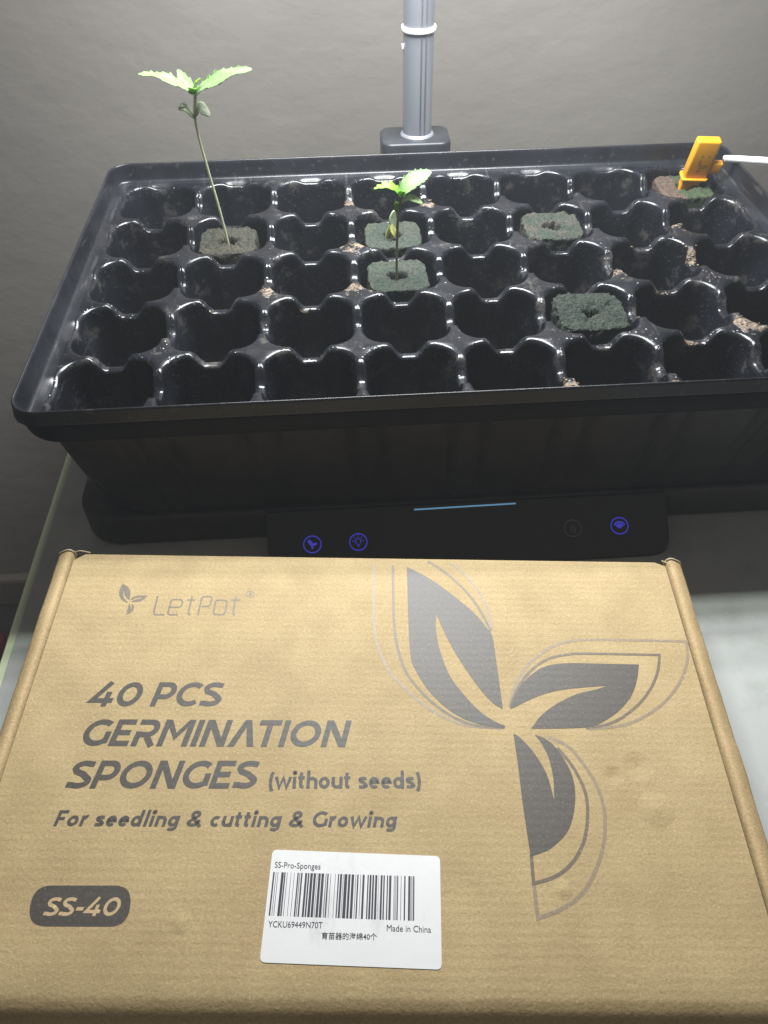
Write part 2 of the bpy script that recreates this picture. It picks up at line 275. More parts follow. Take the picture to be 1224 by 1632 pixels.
# ---------------------------------------------------------------- the room
def plane(name, pts, mat):
    o = meshobj(name, pts, [(0,1,2,3)], mat, smooth=False); o['kind'] = 'structure'; return o
WY = .40
plane('wall', [(-2.2,WY,FZ),(2.2,WY,FZ),(2.2,WY,1.4),(-2.2,WY,1.4)], M_wall)
plane('floor', [(-2.2,-1.6,FZ),(2.2,-1.6,FZ),(2.2,WY,FZ),(-2.2,WY,FZ)], M_floor)
o = meshobj('baseboard', *rbox(-2.2,2.2,WY-.014,WY+.002,FZ+.001,FZ+.055,.001,.001,1,bt=.008), M_base, smooth=False); o['kind'] = 'structure'
o = meshobj('red_object', *rbox(-.66,-.530,.16,.335,FZ+.0005,FZ+.02,.02,.006,6), M_red); tag(o, 'unidentified dark red low cloth on the floor past the left edge of the glass table', 'item')  # low red shape, its identity left open
# glass table
T = thing('glass_table', 'white back painted glass tabletop with pale green edge under the planter and box', 'table', (0,0,TZ))
TX0, TX1, TY0, TY1 = -.2315, .75, -.62, .345
meshobj('tabletop', *rbox(TX0+.0045,TX1-.0045,TY0+.0045,TY1-.0045,-.010,0,.004,.0006), M_glass, T, sharp=40)
R0 = rrect(TX0,TX1,TY0,TY1,.006); R1 = rrect(TX0+.0047,TX1-.0047,TY0+.0047,TY1-.0047,.004)
rings = [[(x,y,-.0004) for x,y in R1],[(x,y,-.0004) for x,y in rrect(TX0+.001,TX1-.001,TY0+.001,TY1-.001,.005)],[(x,y,-.0016) for x,y in R0],[(x,y,-.0095) for x,y in R0],[(x,y,-.0105) for x,y in R1]]
meshobj('glass_edge', *loft(rings,False,False), M_gedge, T, sharp=30)
for x in (TX0+.06, TX1-.06):
    for y in (TY0+.06, TY1-.05): meshobj('leg', *rbox(x-.012,x+.012,y-.012,y+.012,FZ-TZ+.001,-.0105,.004,.001), M_metal, T, sharp=40)
# ---------------------------------------------------------------- planter with its pole
DVZ = -.070
dv = thing('hydroponic_planter', 'low black planter base with touch panel and upright lamp pole behind the tray', 'planter', (0,0,TZ))
H = DVZ-TZ-.0006
meshobj('body', *rbox(-.2045,.208,-.0345,.315,.0005,H,.021,.0025,10), M_dev, dv, sharp=40)
# front panel: a sloping wedge
PX0, PX1 = -.1035, .1100
def panel_ring(y, ztop, xin=0):
    return [(PX0+xin,y,.0006),(PX1-xin,y,.0006),(PX1-xin,y,ztop),(PX0+xin,y,ztop)]
prof = [(-.0340,H-.0006,0),(-.0352,H-.0008,0),(-.0500,.0102,0),(-.0560,.0062,.0004),(-.0585,.0045,.0015),(-.0605,.0030,.004),(-.0618,.0018,.008),(-.0622,.0008,.012)]
Vp, Fp = loft([panel_ring(*a) for a in prof]); pn = meshobj('touch_panel', Vp, Fp, M_panel, dv, sharp=25)
def on_panel(x, y, lift=.0004):
    t = (y+.0345)/(-.0500+.0345); return (x, y, (H-.0008)+t*(.0102-H+.0008)+lift)
def panel_strip(pts, w, closed=False): return stroke2(pts, w, closed)
def icon(cx, cy, kind, mat):
    parts = []; r = .0046
    def add(pts, w, closed=False): parts.append(stroke2([(cx+a*r, cy+b*r*.80) for a, b in pts], w, closed))
    circ = [(cos(2*pi*k/24), sin(2*pi*k/24)) for k in range(24)]; add(circ, .00055, True)
    if kind == 'leaf':
        add([(-.45,.5),(-.05,-.05)], .0016); add([(.5,.1),(.05,-.1)], .0012); add([(-.05,-.05),(0,-.55)], .0010); add([(-.2,.3),(.0,-.1)], .0016)
    if kind == 'lamp':
        add([(.32*cos(rad(a)), .1+.32*sin(rad(a))) for a in range(-60,241,30)], .0004); add([(-.12,-.35),(.12,-.35)], .0005); add([(-.1,-.5),(.1,-.5)], .0004)
        for a in (0,45,90,135,180): add([(.5*cos(rad(a)), .12+.5*sin(rad(a))),(.7*cos(rad(a)), .12+.7*sin(rad(a)))], .0004)
    if kind == 'hand':
        add([(-.35,-.1),(-.2,-.5),(.25,-.5),(.35,.0)], .0004)
        for k in (-.2,-.02,.16): add([(k,-.3),(k,.45)], .0004)
    if kind == 'wifi':
        for rr in (.25,.5,.75): add([(rr*cos(rad(a)), -.4+rr*1.15*sin(rad(a))) for a in range(35,146,10)], .0008 if rr > .3 else .0012)
    V, F = merge(parts); V = [on_panel(x, y, .0004+i*2e-7) for i, (x, y) in enumerate(V)]
    return meshobj('touch_icon', V, F, mat, pn, smooth=False)
icon(-.0800,-.0500,'leaf',M_icon)['label'] = 'blue lit leaf symbol in a ring'
icon(-.0558,-.0500,'lamp',M_icon)['label'] = 'blue lit bulb symbol in a ring'
icon(.0584,-.0490,'hand',M_icond)['label'] = 'unlit grey symbol in a ring'
icon(.0836,-.0490,'wifi',M_icon)['label'] = 'blue lit wireless symbol in a ring'
V, F = stroke2([(-.0253,-.0370),(.0000,-.0368),(.0292,-.0366)], .0007); meshobj('display_line', [on_panel(x,y,.0005) for x,y in V], F, M_lcd, pn, smooth=False)
# lamp base and pole
lb = meshobj('lamp_base', *rbox(-.0235,.0275,.262,.297,H+.0005,-TZ+.001,.008,.0022,8), M_block, dv, sharp=50)
PXC, PYC = .0035, .2805
pol = meshobj('lamp_pole', *loft([[(PXC+r*cos(2*pi*k/40), PYC+r*sin(2*pi*k/40), z) for k in range(40)] for r, z in ((.0125,-TZ+.0012),(.0120,-TZ+.0022),(.0106,-TZ+.003),(.0106,-TZ+.36))]), M_pole, dv, sharp=50)
groove = [meshobj('pole_seam', *rbox(PXC+dx-.0005,PXC+dx+.0005,PYC-.01055-dy,PYC-.009,-TZ+.004,-TZ+.36,.0002,.0002,1), M_pole, pol) for dx, dy in ((.0012,.0004),(.0044,-.0005))]
rg = [[(PXC+(ri)*cos(a), PYC+(ri)*sin(a), z) for a in [rad(-210+ 300*k/48)+rad(-30) for k in range(49)]] for ri, z in ((.0107,.0),(.0118,.0003),(.0120,.0010),(.0120,.0028),(.0118,.0034),(.0107,.0037))]
Vr, Fr = loft([[(x,y,z-TZ+.0690) for x,y,z in r] for r in rg], False, False, False); meshobj('clip_ring', Vr, Fr, M_white, pol)
meshobj('pole_dot', *rbox(PXC-.0118,PXC-.0102,PYC-.003,PYC-.001,-TZ+.0585,-TZ+.0620,.0006,.0004,4), M_white, pol)  # small white bump on the left of the pole

# ---------------------------------------------------------------- drip tray under the seedling tray
GX0, GX1, GY0, GY1 = -.200, .200, -.039, .211     # cell grid rectangle at z = 0
def off(o, r, n=10): return rrect(GX0-o, GX1+o, GY0-o, GY1+o, r, n)
dt = thing('drip_tray', 'deep black drip tray with fluted sides, holding the celled seedling tray', 'tray', (0,.086,DVZ))
def sides(o, r, rib=0.):
    """dense rounded rectangle whose straight sides carry pairs of flutes"""
    P = []; x0,x1,y0,y1 = GX0-o,GX1+o,GY0-o,GY1+o
    def rp(s):   # rib depth for position along the side (distance from centre)
        k = abs((s+.025) % .05-.025); return rib*max(0., 1-abs(k-.0075)/.0032)
    def line(a, b, nx, ny, n, cen):
        for i in range(1, n):
            t = i/n; x = a[0]+(b[0]-a[0])*t; y = a[1]+(b[1]-a[1])*t; s = (x-cen) if ny else (y-cen); d = rp(s); P.append((x-nx*d, y-ny*d))
    def arc(cx, cy, a):
        for k in range(11): t = rad(a+9*k); P.append((cx+r*cos(t), cy+r*sin(t)))
    arc(x0+r,y0+r,180); line((x0+r,y0),(x1-r,y0),0,-1,220,0.); arc(x1-r,y0+r,270); line((x1,y0+r),(x1,y1-r),1,0,130,.086)
    arc(x1-r,y1-r,0); line((x1-r,y1),(x0+r,y1),0,1,220,0.); arc(x0+r,y1-r,90); line((x0,y1-r),(x0,y0+r),-1,0,130,.086)
    return P
dprof = [(.0075,.014,.0041,0),(.0087,.014,.0035,0),(.0090,.018,.0020,0),(.0092,.022,-.0010,0),(.0092,.022,-.0042,0),(.0088,.022,-.0056,0),(.0065,.020,-.0060,0),(.0045,.020,-.0062,0),(.0038,.022,-.0075,.0),(.0030,.024,-.0125,.0030),(-.0015,.028,-.045,.0034),(-.0045,.030,-.062,.0012),(-.0055,.031,-.0672,0),(-.0075,.030,-.0697,0)]
k_ = [i for i, q_ in enumerate(dprof) if q_[2] == -.0075][0]
V, F = loft([[(x,y-.086,z-DVZ) for x,y in sides(o_,r_,rb)] for o_,r_,z,rb in dprof[k_:]], False, True); meshobj('shell', V, F, M_drips, dt, sharp=50)
V, F = loft([[(x,y-.086,z-DVZ) for x,y in sides(o_,r_,rb)] for o_,r_,z,rb in dprof[:k_+1]], False, False); meshobj('lip', V, F, M_drip, dt, sharp=50)
ch = [(x,y) for x,y in ()]
# ---------------------------------------------------------------- the 40-cell seedling tray
st = thing('seedling_tray', 'black plastic seedling tray of forty square cells with scalloped dividers', 'tray', (0,.086,0))
def sstep(a, b, x): t = min(1, max(0, (x-a)/(b-a))); return t*t*(3-2*t)
def dip(s, A=.0074): return -A*(1-sstep(.0040,.0112,abs(s)))
def cell_mesh(sides_):
    """sides_: which of (left, right, front, back) lie on the tray border, where the divider dips less"""
    n = 22; h = .025; a = .0223; r = .0120; prm = []
    sq = []
    for k in range(n): sq.append((h*(-1+2*k/n), -h))
    for k in range(n): sq.append((h, h*(-1+2*k/n)))
    for k in range(n): sq.append((h*(1-2*k/n), h))
    for k in range(n): sq.append((-h, h*(1-2*k/n)))
    def edge(x, y, a, r):      # project direction onto rounded square of half a
        m = max(abs(x), abs(y)); x, y = x/m*a, y/m*a; c = a-r
        ax, ay = abs(x), abs(y)
        if ax > c and ay > c:
            t = math.atan2(ay-c, ax-c); ax, ay = c+r*cos(t), c+r*sin(t)
        return math.copysign(ax, x), math.copysign(ay, y)
    amp = [.0020 if s else .0074 for s in sides_]
    def hh(x, y):
        if abs(y) >= abs(x): return dip(x, amp[2] if y < 0 else amp[3])
        return dip(y, amp[0] if x < 0 else amp[1])
    V = []; 
    def ring(fn): V.extend(fn(x, y) for x, y in sq)
    ring(lambda x, y: (x, y, hh(x, y)))
    def blend(t, dz):
        def f(x, y):
            e = edge(x, y, a, r); X = x+(e[0]-x)*t; Y = y+(e[1]-y)*t; return (X, Y, hh(x, y)+dz)
        return f
    ring(blend(.10, .0)); ring(blend(.22, -.00002))
    def inner(sc_, dz, ao=0.):
        def f(x, y):
            e = edge(x, y, a+ao, r+ao*.6); fl = 0
            s = x if abs(y) >= abs(x) else y          # two vertical flutes on every wall
            if dz < -.004: fl = .0007*max(0, 1-abs(abs(s)-.0075*sc_)/.0020)
            m = math.hypot(*e); g = sc_-fl/m*1.0
            return (e[0]*g, e[1]*g, hh(x, y)*max(0, 1+dz/.016)+dz)
        return f
    ring(inner(1., -.00010, .0018)); ring(inner(1., -.0004, .0011)); ring(inner(1., -.0009, .0006)); ring(inner(1., -.0016, .0002)); ring(inner(1., -.0028)); ring(inner(.992, -.0045)); ring(inner(.975, -.009)); ring(inner(.94, -.018)); ring(inner(.87, -.035)); ring(inner(.81, -.049)); ring(inner(.74, -.0525)); ring(inner(.30, -.0535)); ring(inner(.22, -.0535))
    m = 4*n; F = []
    for i in range(len(V)//m-1):
        for j in range(m): k = (j+1) % m; F.append((i*m+j, i*m+k, (i+1)*m+k, (i+1)*m+j))
    me = bpy.data.meshes.new('cell'); me.from_pydata(V, [], F); me.materials.append(M_cell); me.polygons.foreach_set('use_smooth', [True]*len(F)); me.update(); return me
cache = {}
for j in range(5):
    for i in range(8):
        key = (i == 0, i == 7, j == 0, j == 4)
        if key not in cache: cache[key] = cell_mesh(key)
        c = bpy.data.objects.new('cell', cache[key]); link(c); c.parent = st; c.location = ((i-3.5)*.05, -.014+.05*j-.086, 0)
# rim: ledge, wall, rolled lip, skirt
def rim_ring(o, R, z, follow=0.):
    P = []
    x0,x1,y0,y1 = GX0-o,GX1+o,GY0-o,GY1+o
    Lx, Ly = .200, .125
    def side(L, f):
        n = int(L*2/.002)
        for k in range(n):
            s = -L+2*L*k/n; P.append(f(s))
    def mapc(s, L, outer):   # returns along, inset for the rounded corner
        st_ = L+o-R; 
        s0 = min(L*.9999, L+o-R)
        if abs(s) <= s0: return s, 0.
        t = (abs(s)-s0)/(L-s0)*pi/4
        return math.copysign(st_+R*sin(t), s), R*(1-cos(t))
    def hz(s): 
        k = ((s+.0) % .05)-.025; return z+follow*dip(k, .0020)
    def hzx(s): return hz(s+.2)
    def hzy(s): return hz(s+.125)
    def f1(s): a, d = mapc(s, Lx, 1); return (a, GY0-o+d, hzx(s))
    def f2(s): a, d = mapc(s, Ly, 1); return (GX1+o-d, .086+a, hzy(s))
    def f3(s): a, d = mapc(-s, Lx, 1); return (a, GY1+o-d, hzx(-s))
    def f4(s): a, d = mapc(-s, Ly, 1); return (GX0-o+d, .086+a, hzy(-s))
    side(Lx, f1); side(Ly, f2); side(Lx, f3); side(Ly, f4)
    return [(x, y-.086, zz) for x, y, zz in P]
rp_ = [(0.,0.,0.,1.),(.0008,.0005,.0,.6),(.0018,.002,.0001,.15),(.0042,.006,.0003,0.),(.0052,.008,.0008,0.),(.0058,.009,.0022,0.),(.0066,.010,.0080,0.),(.0070,.011,.0102,0.),(.0074,.012,.0114,0.),(.0079,.0125,.0118,0.),(.0083,.013,.0117,0.),(.0086,.013,.0113,0.),(.0087,.0135,.0105,0.),(.0095,.014,.0052,0.),(.0096,.014,.0046,0.),(.0093,.0138,.0045,0.)]
V, F = loft([rim_ring(*a) for a in rp_], False, False); rim = meshobj('rim', V, F, M_rim, st)
# soil crumbs left on the dividers
random.seed(5)
parts = []
for x, y, r in DEBRIS:
    for k in range(int(r*1700)):
        px_, py_ = x+random.gauss(0, r*.32), y+random.gauss(0, r*.32)
        i = math.floor((px_+.2)/.05); j = math.floor((py_+.039)/.05); cx, cy = px_-(-.175+.05*i), py_-(-.014+.05*j)
        ax, ay = abs(cx), abs(cy)
        if max(ax, ay) < .0215: continue
        z = dip(cx if ay >= ax else cy); s = random.uniform(.0002,.0008)
        t = bmesh.new(); bmesh.ops.create_icosphere(t, subdivisions=1, radius=s)
        for v in t.verts: v.co = Vector((px_, py_, z+s*.2))+Vector((v.co.x*random.uniform(.6,1.4), v.co.y*random.uniform(.6,1.4), v.co.z*random.uniform(.4,.9)))
        parts.append(([tuple(v.co) for v in t.verts], [tuple(v.index for v in f.verts) for f in t.faces])); t.free()
for x, y, zz, R_, seed in LUMPS:                                   # bigger lumps at the front dividers
    t = bmesh.new(); bmesh.ops.create_icosphere(t, subdivisions=4, radius=1)
    for v in t.verts:
        n1 = noise.noise(v.co*1.8+Vector((seed,0,0)))*.45+noise.noise(v.co*5+Vector((seed,3,0)))*.18
        v.co = Vector((x,y,zz))+Vector((v.co.x*R_[0], v.co.y*R_[1], v.co.z*R_[2]))*(1+n1)
    parts.append(([tuple(v.co) for v in t.verts], [tuple(v.index for v in f.verts) for f in t.faces])); t.free()
o = meshobj('soil_crumbs', *merge(parts), M_crumb); tag(o, 'tan crumbs of dried soil scattered along the dividers of the seedling tray', kind='stuff')

# ---------------------------------------------------------------- sponges
def sponge(i, j, mat, label, seed, half=.0172, top=-.0045, amp=.0006, rz=0., hole=.0047, dx=0., dy=0., mat2=None, tilt=0.):
    n = 96; rings = []; hs = [(0.0,-.012),(.35,-.0118)] 
    def pt(t, rr, hx):
        c, s = cos(t), sin(t); m = max(abs(c), abs(s)); e = hx/m; cr = hx*.45; X, Y = c*e, s*e; cc = hx-cr
        if abs(X) > cc and abs(Y) > cc:
            u = math.atan2(abs(Y)-cc, abs(X)-cc); X = math.copysign(cc+cr*cos(u), X); Y = math.copysign(cc+cr*sin(u), Y)
        return X, Y
    V = []
    def ring(f, z, ns=1., hole_blend=None):
        for k in range(n):
            t = 2*pi*k/n; X, Y = pt(t, 0, half); hr = hole*(1+.28*noise.noise(Vector((cos(t)*2, sin(t)*2, seed*3.1)))+.12*noise.noise(Vector((cos(t)*6, sin(t)*6, seed))))
            hxx, hyy = cos(t)*hr*1.15, sin(t)*hr
            x = hxx+(X-hxx)*f if f >= 0 else hxx*(1+f); y = hyy+(Y-hyy)*f if f >= 0 else hyy*(1+f)
            p = Vector((x*900, y*900, z*900+seed*17)); d = noise.noise(p*.35)*amp*1.6+noise.noise(p)*amp+noise.noise(p*2.3)*amp*.7
            dr = Vector((cos(t), sin(t), 0)) if f >= .97 else Vector((0,0,1)); q = Vector((x, y, z+tilt*y))+dr*d*ns; V.append(tuple(q))
    ring(-.95, -.024); ring(-.25, -.022); ring(-.08, -.012); ring(0., -.0030); ring(.03, -.0008)
    for f in (.07,.12,.18,.25,.32,.39,.46,.53,.60,.67,.74,.81,.87,.92,.96): ring(f, 0.)
    ring(.985, -.0004); ring(1., -.0014); ring(1.0, -.003)
    for z in (-.005,-.008,-.012,-.018,-.026,-.036): ring(1.0, z)
    F = []
    for a in range(len(V)//n-1):
        for k in range(n): b = (k+1) % n; F.append((a*n+b, a*n+k, (a+1)*n+k, (a+1)*n+b))
    F.append(tuple(range(n)))
    for k in range(0): pass
    fm = None; 
    o = meshobj('grow_sponge', V, F, mat)
    if mat2:
        o.data.materials.append(mat2)
        for p in o.data.polygons:
            c = p.center
            if c.x < -.0035+.0035*noise.noise(Vector((c.y*300,c.x*300,0))): p.material_index = 1
    o.location = ((i-3.5)*.05+dx, -.014+.05*j+dy, top); o.rotation_euler = (0,0,rz)
    tag(o, label, 'sponge', 'foam grow sponges set in the tray cells'); return o
sponge(1,3,M_f1,'olive grey foam sponge holding the tall leaning seedling',1,dx=-.0015,dy=.001,amp=.0008)
sponge(3,3,M_f2,'flat grey green sponge with a yellow sprout, just behind the short seedling',2,dx=.0005,amp=.0006)
sponge(3,2,M_f2,'grey green sponge with the short bright seedling rising from it',3,top=-.0042,rz=.02,amp=.0007)
sponge(5,3,M_f4,'empty green and brown sponge in the second row from the back',4,top=-.0028,amp=.0009,rz=-.03,half=.0178)
sponge(5,1,M_f5,'dark green coarse crumbly empty sponge nearest to the front of the tray',5,top=-.0022,amp=.0014,half=.0182,rz=-.05,hole=.0042)
sponge(7,4,M_f6,'half brown half mossy sponge under the yellow probe',6,top=-.0040,amp=.0007,mat2=M_f6b)

# ---------------------------------------------------------------- seedlings
def leaf(name, P, side, W, mat, parent, nser=7, fold=.25, ser=.22, L=64, m=5, thick=.00025, pw=.75, wave=0.):
    """P: control points of the midrib, side: sideways vector"""
    C = catmull(P, 12); n = len(C)-1; S = Vector(side).normalized(); V = []; 
    for q in range(L+1):
        t = q/L; f = t*n; i = min(int(f), n-1); c = C[i].lerp(C[i+1], f-i); tg = (C[min(i+1,n)]-C[max(i-1,0)]).normalized()
        up = S.cross(tg).normalized(); 
        if up.z < 0: up = -up
        s_ = tg.cross(up).normalized()
        if s_.dot(S) < 0: s_ = -s_
        w = W*max(0, sin(pi*t**pw))**.85+.00035
        saw = 1-ser*2.0*(1-((t*nser) % 1.0)) if .12 < t < .97 else 1
        for k in range(-m, m+1):
            u = k/m; ww = w*(saw if abs(k) == m else 1)
            V.append(c+s_*(u*ww)+tg*(abs(u)*ww*.35)+up*(fold*abs(u)*ww+((saw-.75)*w*.45 if abs(k) == m and nser > 3 else 0)+wave*sin(t*14+u*2)*w*.5*abs(u)))
    F = []; r = 2*m+1
    for q in range(L):
        for k in range(r-1): F.append((q*r+k, q*r+k+1, (q+1)*r+k+1, (q+1)*r+k))
    o = meshobj(name, V, F, mat, parent); md = o.modifiers.new('thickness', 'SOLIDIFY'); md.thickness = thick; md.offset = 0; return o
s1 = thing('seedling', 'tall seedling with long bare leaning stem and serrated leaves spread wide', 'seedling', (-.1262,.1354,-.006), 'young seedlings growing in the tray')
B = Vector(s1.location)
def rel(*p): return Vector(p)-B
meshobj('stem', *tube([rel(-.1262,.1354,-.012),rel(-.1264,.1354,-.004),rel(-.1285,.1354,.018),rel(-.1312,.1356,.040),rel(-.1332,.1358,.058),rel(-.1334,.1358,.0690),rel(-.1318,.1358,.0770),rel(-.1312,.1358,.0805)], lambda t: .00078-.0001*t+.0002*sstep(.72,.8,t), 10), M_stem, s1)
top = (-.1311,.1358,.0800)
leaf('leaf', [rel(*top), rel(-.1265,.1345,.0838), rel(-.1170,.1335,.0882), rel(-.1075,.1330,.0915), rel(-.0990,.133,.0925)], (0,1,.30), .0060, M_leaf, s1, 9, .18, .25, wave=.25)
leaf('leaf', [rel(*top), rel(-.1360,.1345,.0842), rel(-.1440,.1335,.0890), rel(-.1510,.1330,.0915), rel(-.1585,.1325,.0922)], (0,1,.10), .0052, M_leaf, s1, 9, .12, .28, wave=.25)
leaf('leaf', [rel(*top), rel(-.1345,.1400,.0830), rel(-.1380,.1450,.0860), rel(-.1405,.1500,.0885)], (1,.3,0), .0030, M_leaf, s1, 4, .3, .15)
leaf('leaf', [rel(*top), rel(-.1318,.1320,.0835), rel(-.1300,.1290,.0850)], (1,0,0), .0020, M_bud, s1, 3, .5, .1)
leaf('leaf', [rel(*top), rel(-.1300,.1350,.0850), rel(-.1270,.1360,.0880)], (0,1,0), .0020, M_bud, s1, 3, .5, .1)
cb = (-.1334,.1357,.0680)
leaf('cotyledon', [rel(*cb), rel(-.1350,.1350,.0705), rel(-.1375,.1345,.0740), rel(-.1412,.134,.0742)], (0,1,.2), .0034, M_coty, s1, 1, .1, 0., thick=.0006, pw=1.15)
leaf('cotyledon', [rel(*cb), rel(-.1318,.1350,.0712), rel(-.1295,.1345,.0735), rel(-.1250,.134,.0700)], (0,1,.5), .0036, M_coty, s1, 1, .1, 0., thick=.0006, pw=1.25)
s2 = thing('seedling', 'short upright seedling with folded bright green leaves near the tray middle', 'seedling', (-.0258,.0845,-.006), 'young seedlings growing in the tray')
B = Vector(s2.location)
meshobj('stem', *tube([rel(-.0258,.0845,-.012),rel(-.0258,.0845,-.002),rel(-.0256,.0846,.015),rel(-.0252,.0846,.028),rel(-.0243,.0846,.0385),rel(-.0238,.0846,.0425)], lambda t: .00075+.0004*sstep(.6,1,t), 10), M_stem2, s2)
tp = (-.0238,.0846,.0420)
leaf('leaf', [rel(*tp), rel(-.0215,.0850,.0462), rel(-.0165,.0870,.0498), rel(-.0115,.0890,.0515), rel(-.0070,.0900,.0530)], (-.3,1,.45), .0060, M_leaf, s2, 8, .15, .2)
leaf('leaf', [rel(*tp), rel(-.0262,.0835,.0458), rel(-.0300,.0825,.0482), rel(-.0345,.0820,.0485), rel(-.0378,.082,.0482)], (.2,1,-.1), .0045, M_bud, s2, 5, .35, .15)
leaf('leaf', [rel(*tp), rel(-.0232,.0830,.0450), rel(-.0225,.0815,.0465)], (1,0,0), .0016, M_bud, s2, 2, .5, .1)
leaf('cotyledon', [rel(-.0240,.0846,.0385), rel(-.0205,.084,.0415), rel(-.0170,.0835,.0415), rel(-.0122,.083,.0392)], (0,1,.2), .0024, M_cotyb, s2, 1, .1, 0., thick=.0006, pw=1.3)
leaf('cotyledon', [rel(-.0246,.0842,.0400), rel(-.0256,.083,.0390), rel(-.0254,.082,.0360)], (1,0,0), .0013, M_bud, s2, 1, .1, 0., thick=.0006, pw=1.1)
s3 = thing('sprout', 'small pale yellow bent sprout emerging behind the short seedling', 'sprout', (-.0270,.1350,-.006))
B = Vector(s3.location)
meshobj('stem', *tube([rel(-.0290,.1350,-.009),rel(-.0280,.1345,-.0035),rel(-.0266,.1340,.0010),rel(-.0250,.1335,.0050),rel(-.0236,.1330,.0085)], lambda t: .0010, 10), M_spr, s3)
leaf('cotyledon', [rel(-.0238,.1325,.0125), rel(-.0246,.132,.0085), rel(-.0243,.1315,.0050), rel(-.0238,.131,.0015)], (1,.2,0), .0022, M_coty, s3, 1, .2, 0., thick=.0014, pw=1.)
leaf('cotyledon', [rel(-.0258,.131,.0052), rel(-.0252,.130,.0020), rel(-.0240,.1295,-.0005), rel(-.0230,.1295,-.0028)], (1,.2,0), .0014, M_spr, s3, 1, .2, 0., thick=.0014, pw=1.)
meshobj('root', *tube([rel(-.0243,.1340,-.010),rel(-.0240,.1335,-.004),rel(-.0237,.1325,.0005)], lambda t: .0009, 8), M_stem, s3)

# ---------------------------------------------------------------- yellow probe with white cable
pr = thing('plant_probe', 'yellow plastic probe pushed into the corner sponge, with white cable', 'probe', (.1800,.1900,-.006))
Mx = Matrix.Rotation(rad(8), 3, 'X') @ Matrix(((1,0,.10),(0,1,.0),(0,0,1.0)))
def lean(V, ry=.0): return [Mx @ Vector(v) for v in V]
def yawed(V, a): c_, s_ = cos(a), sin(a); return [(x*c_-y*s_, x*s_+y*c_, z) for x, y, z in V]
YA = -.12
V, F = rbox(-.0070,.0082,-.0040,.0040,.0080,.0335,.0016,.0012,6,bt=.0014); meshobj('body', lean(yawed(V,YA)), F, M_yel, pr, sharp=50)
V, F = rbox(-.0082,.0088,-.0058,.0056,.0068,.0084,.0020,.0005,6); meshobj('flange', lean(yawed(V,YA)), F, M_yel, pr, sharp=50)
V, F = rbox(-.0066,.0060,-.0034,.0034,-.006,.0072,.0012,.0006,5); meshobj('spike', lean(yawed(V,YA)), F, M_yel, pr, sharp=50)
V, F = rbox(.0070,.0158,-.0028,.0028,.0110,.0182,.0012,.0010,5); meshobj('plug', lean(yawed(V,YA)), F, M_yel, pr, sharp=50)
em = []
for poly in ([(-.0016,.0210),(-.0004,.0190),(-.0006,.0168),(-.0014,.0178),(-.0020,.0196)],[(.0000,.0166),(.0022,.0174),(.0044,.0172),(.0026,.0158),(.0006,.0156)],[(-.0004,.0154),(.0006,.0150),(.0006,.0136),(-.0010,.0126),(-.0010,.0140)]):
    n_ = len(poly); v, f = stroke2(poly, .0005, True); em.append((v, f))
for cx_, cz_ in ((-.0012,.0236),(.0032,.0236)): em.append(stroke2([(cx_+.0004*cos(2*pi*k/8), cz_+.0004*sin(2*pi*k/8)) for k in range(8)], .0003, True))
v, f = merge(em); v = lean(yawed([(x+.0006, -.00412, z) for x, z in v], YA)); meshobj('engraving', v, f, M_yeld, pr, smooth=False)
B = Vector(pr.location); 
meshobj('cable', *tube([rel(.1985,.1885,.0122),rel(.2020,.1880,.0124),rel(.2140,.1850,.0125),rel(.2300,.1780,.0130),rel(.2480,.1700,.0080),rel(.2700,.1600,-.0200),rel(.2850,.1500,-.060),rel(.2950,.14,TZ+.004),rel(.34,.12,TZ+.003),rel(.42,.13,TZ+.003)], lambda t: .0024, 14), M_cable, pr)

# ---------------------------------------------------------------- cardboard box
A = Vector((-0.18641,-0.08075,-0.045)); UX = Vector((0.99808,-0.06186,-0.03353)); UY = Vector((-0.06186,-0.99808,-0.0418))
yaw = math.atan2(UX.y, UX.x)
bx = thing('cardboard_box', 'brown kraft mailer box printed with grey lettering and leaf emblem', 'box', (A.x, A.y, TZ))
# lid frame: local x along the lid, local y towards the back, local z out of the lid
Zn = UX.cross(-UY).normalized(); Xn = UX.normalized(); Yn = Zn.cross(Xn)
def lidframe(o):
    m = Matrix((Xn, Yn, Zn)).transposed().to_4x4(); m.translation = Vector((0,0,A.z-TZ)); o.matrix_parent_inverse = Matrix.Identity(4); o.matrix_local = m; return o
W_, D_ = .27319, .17671
def lid_pt(u, v, z=0):   # u, v in mm as traced; v grows towards the front
    return (u/1000*UX.length, -v/1000*UY.length, z)
def world_down(u, v):    # local coordinates of the table point under lid point (u, v), in bx frame
    p = A+UX*u+UY*v; return Vector((p.x-A.x, p.y-A.y, .0005))
def bp(u, v, z=0): p = A+UX*u+UY*v; return Vector((p.x-A.x, p.y-A.y, p.z-TZ+z))
# lid slab with a curved front fold
prof = [(0,-.0022),(0,-.0006),(.0003,-.0001),(.0012,0)]+[(D_*k/24,.0) for k in range(1,24)]+[(D_,0),(D_+.0022,-.0004),(D_+.0045,-.0015),(D_+.0065,-.0032),(D_+.0082,-.0056),(D_+.0092,-.0082),(D_+.0095,-.0098)]
NU = 60
V = []; F = []
for k in range(NU+1):
    t = k/NU; u = W_*t
    for v, z in prof:
        e = 0.0002*sin(u*37+1)+.00015*sin(u*95)
        bul = .0016*sin(pi*min(1,max(0,v/D_)))*sin(pi*t)
        vv = v; cut = 0
        if v < .0013 : vv = v+ .0035*max(0,1-(u/.0045))+.0022*max(0,1-((W_-u)/.003))
        if v >= D_: bul += .0006*sin(u*60)*((v-D_)/.0095)
        V.append(Vector(lid_pt(u*1000, vv*1000, z+bul*0)))
m = len(prof)
for k in range(NU):
    for j in range(m-1): F.append((k*m+j, k*m+j+1, (k+1)*m+j+1, (k+1)*m+j))
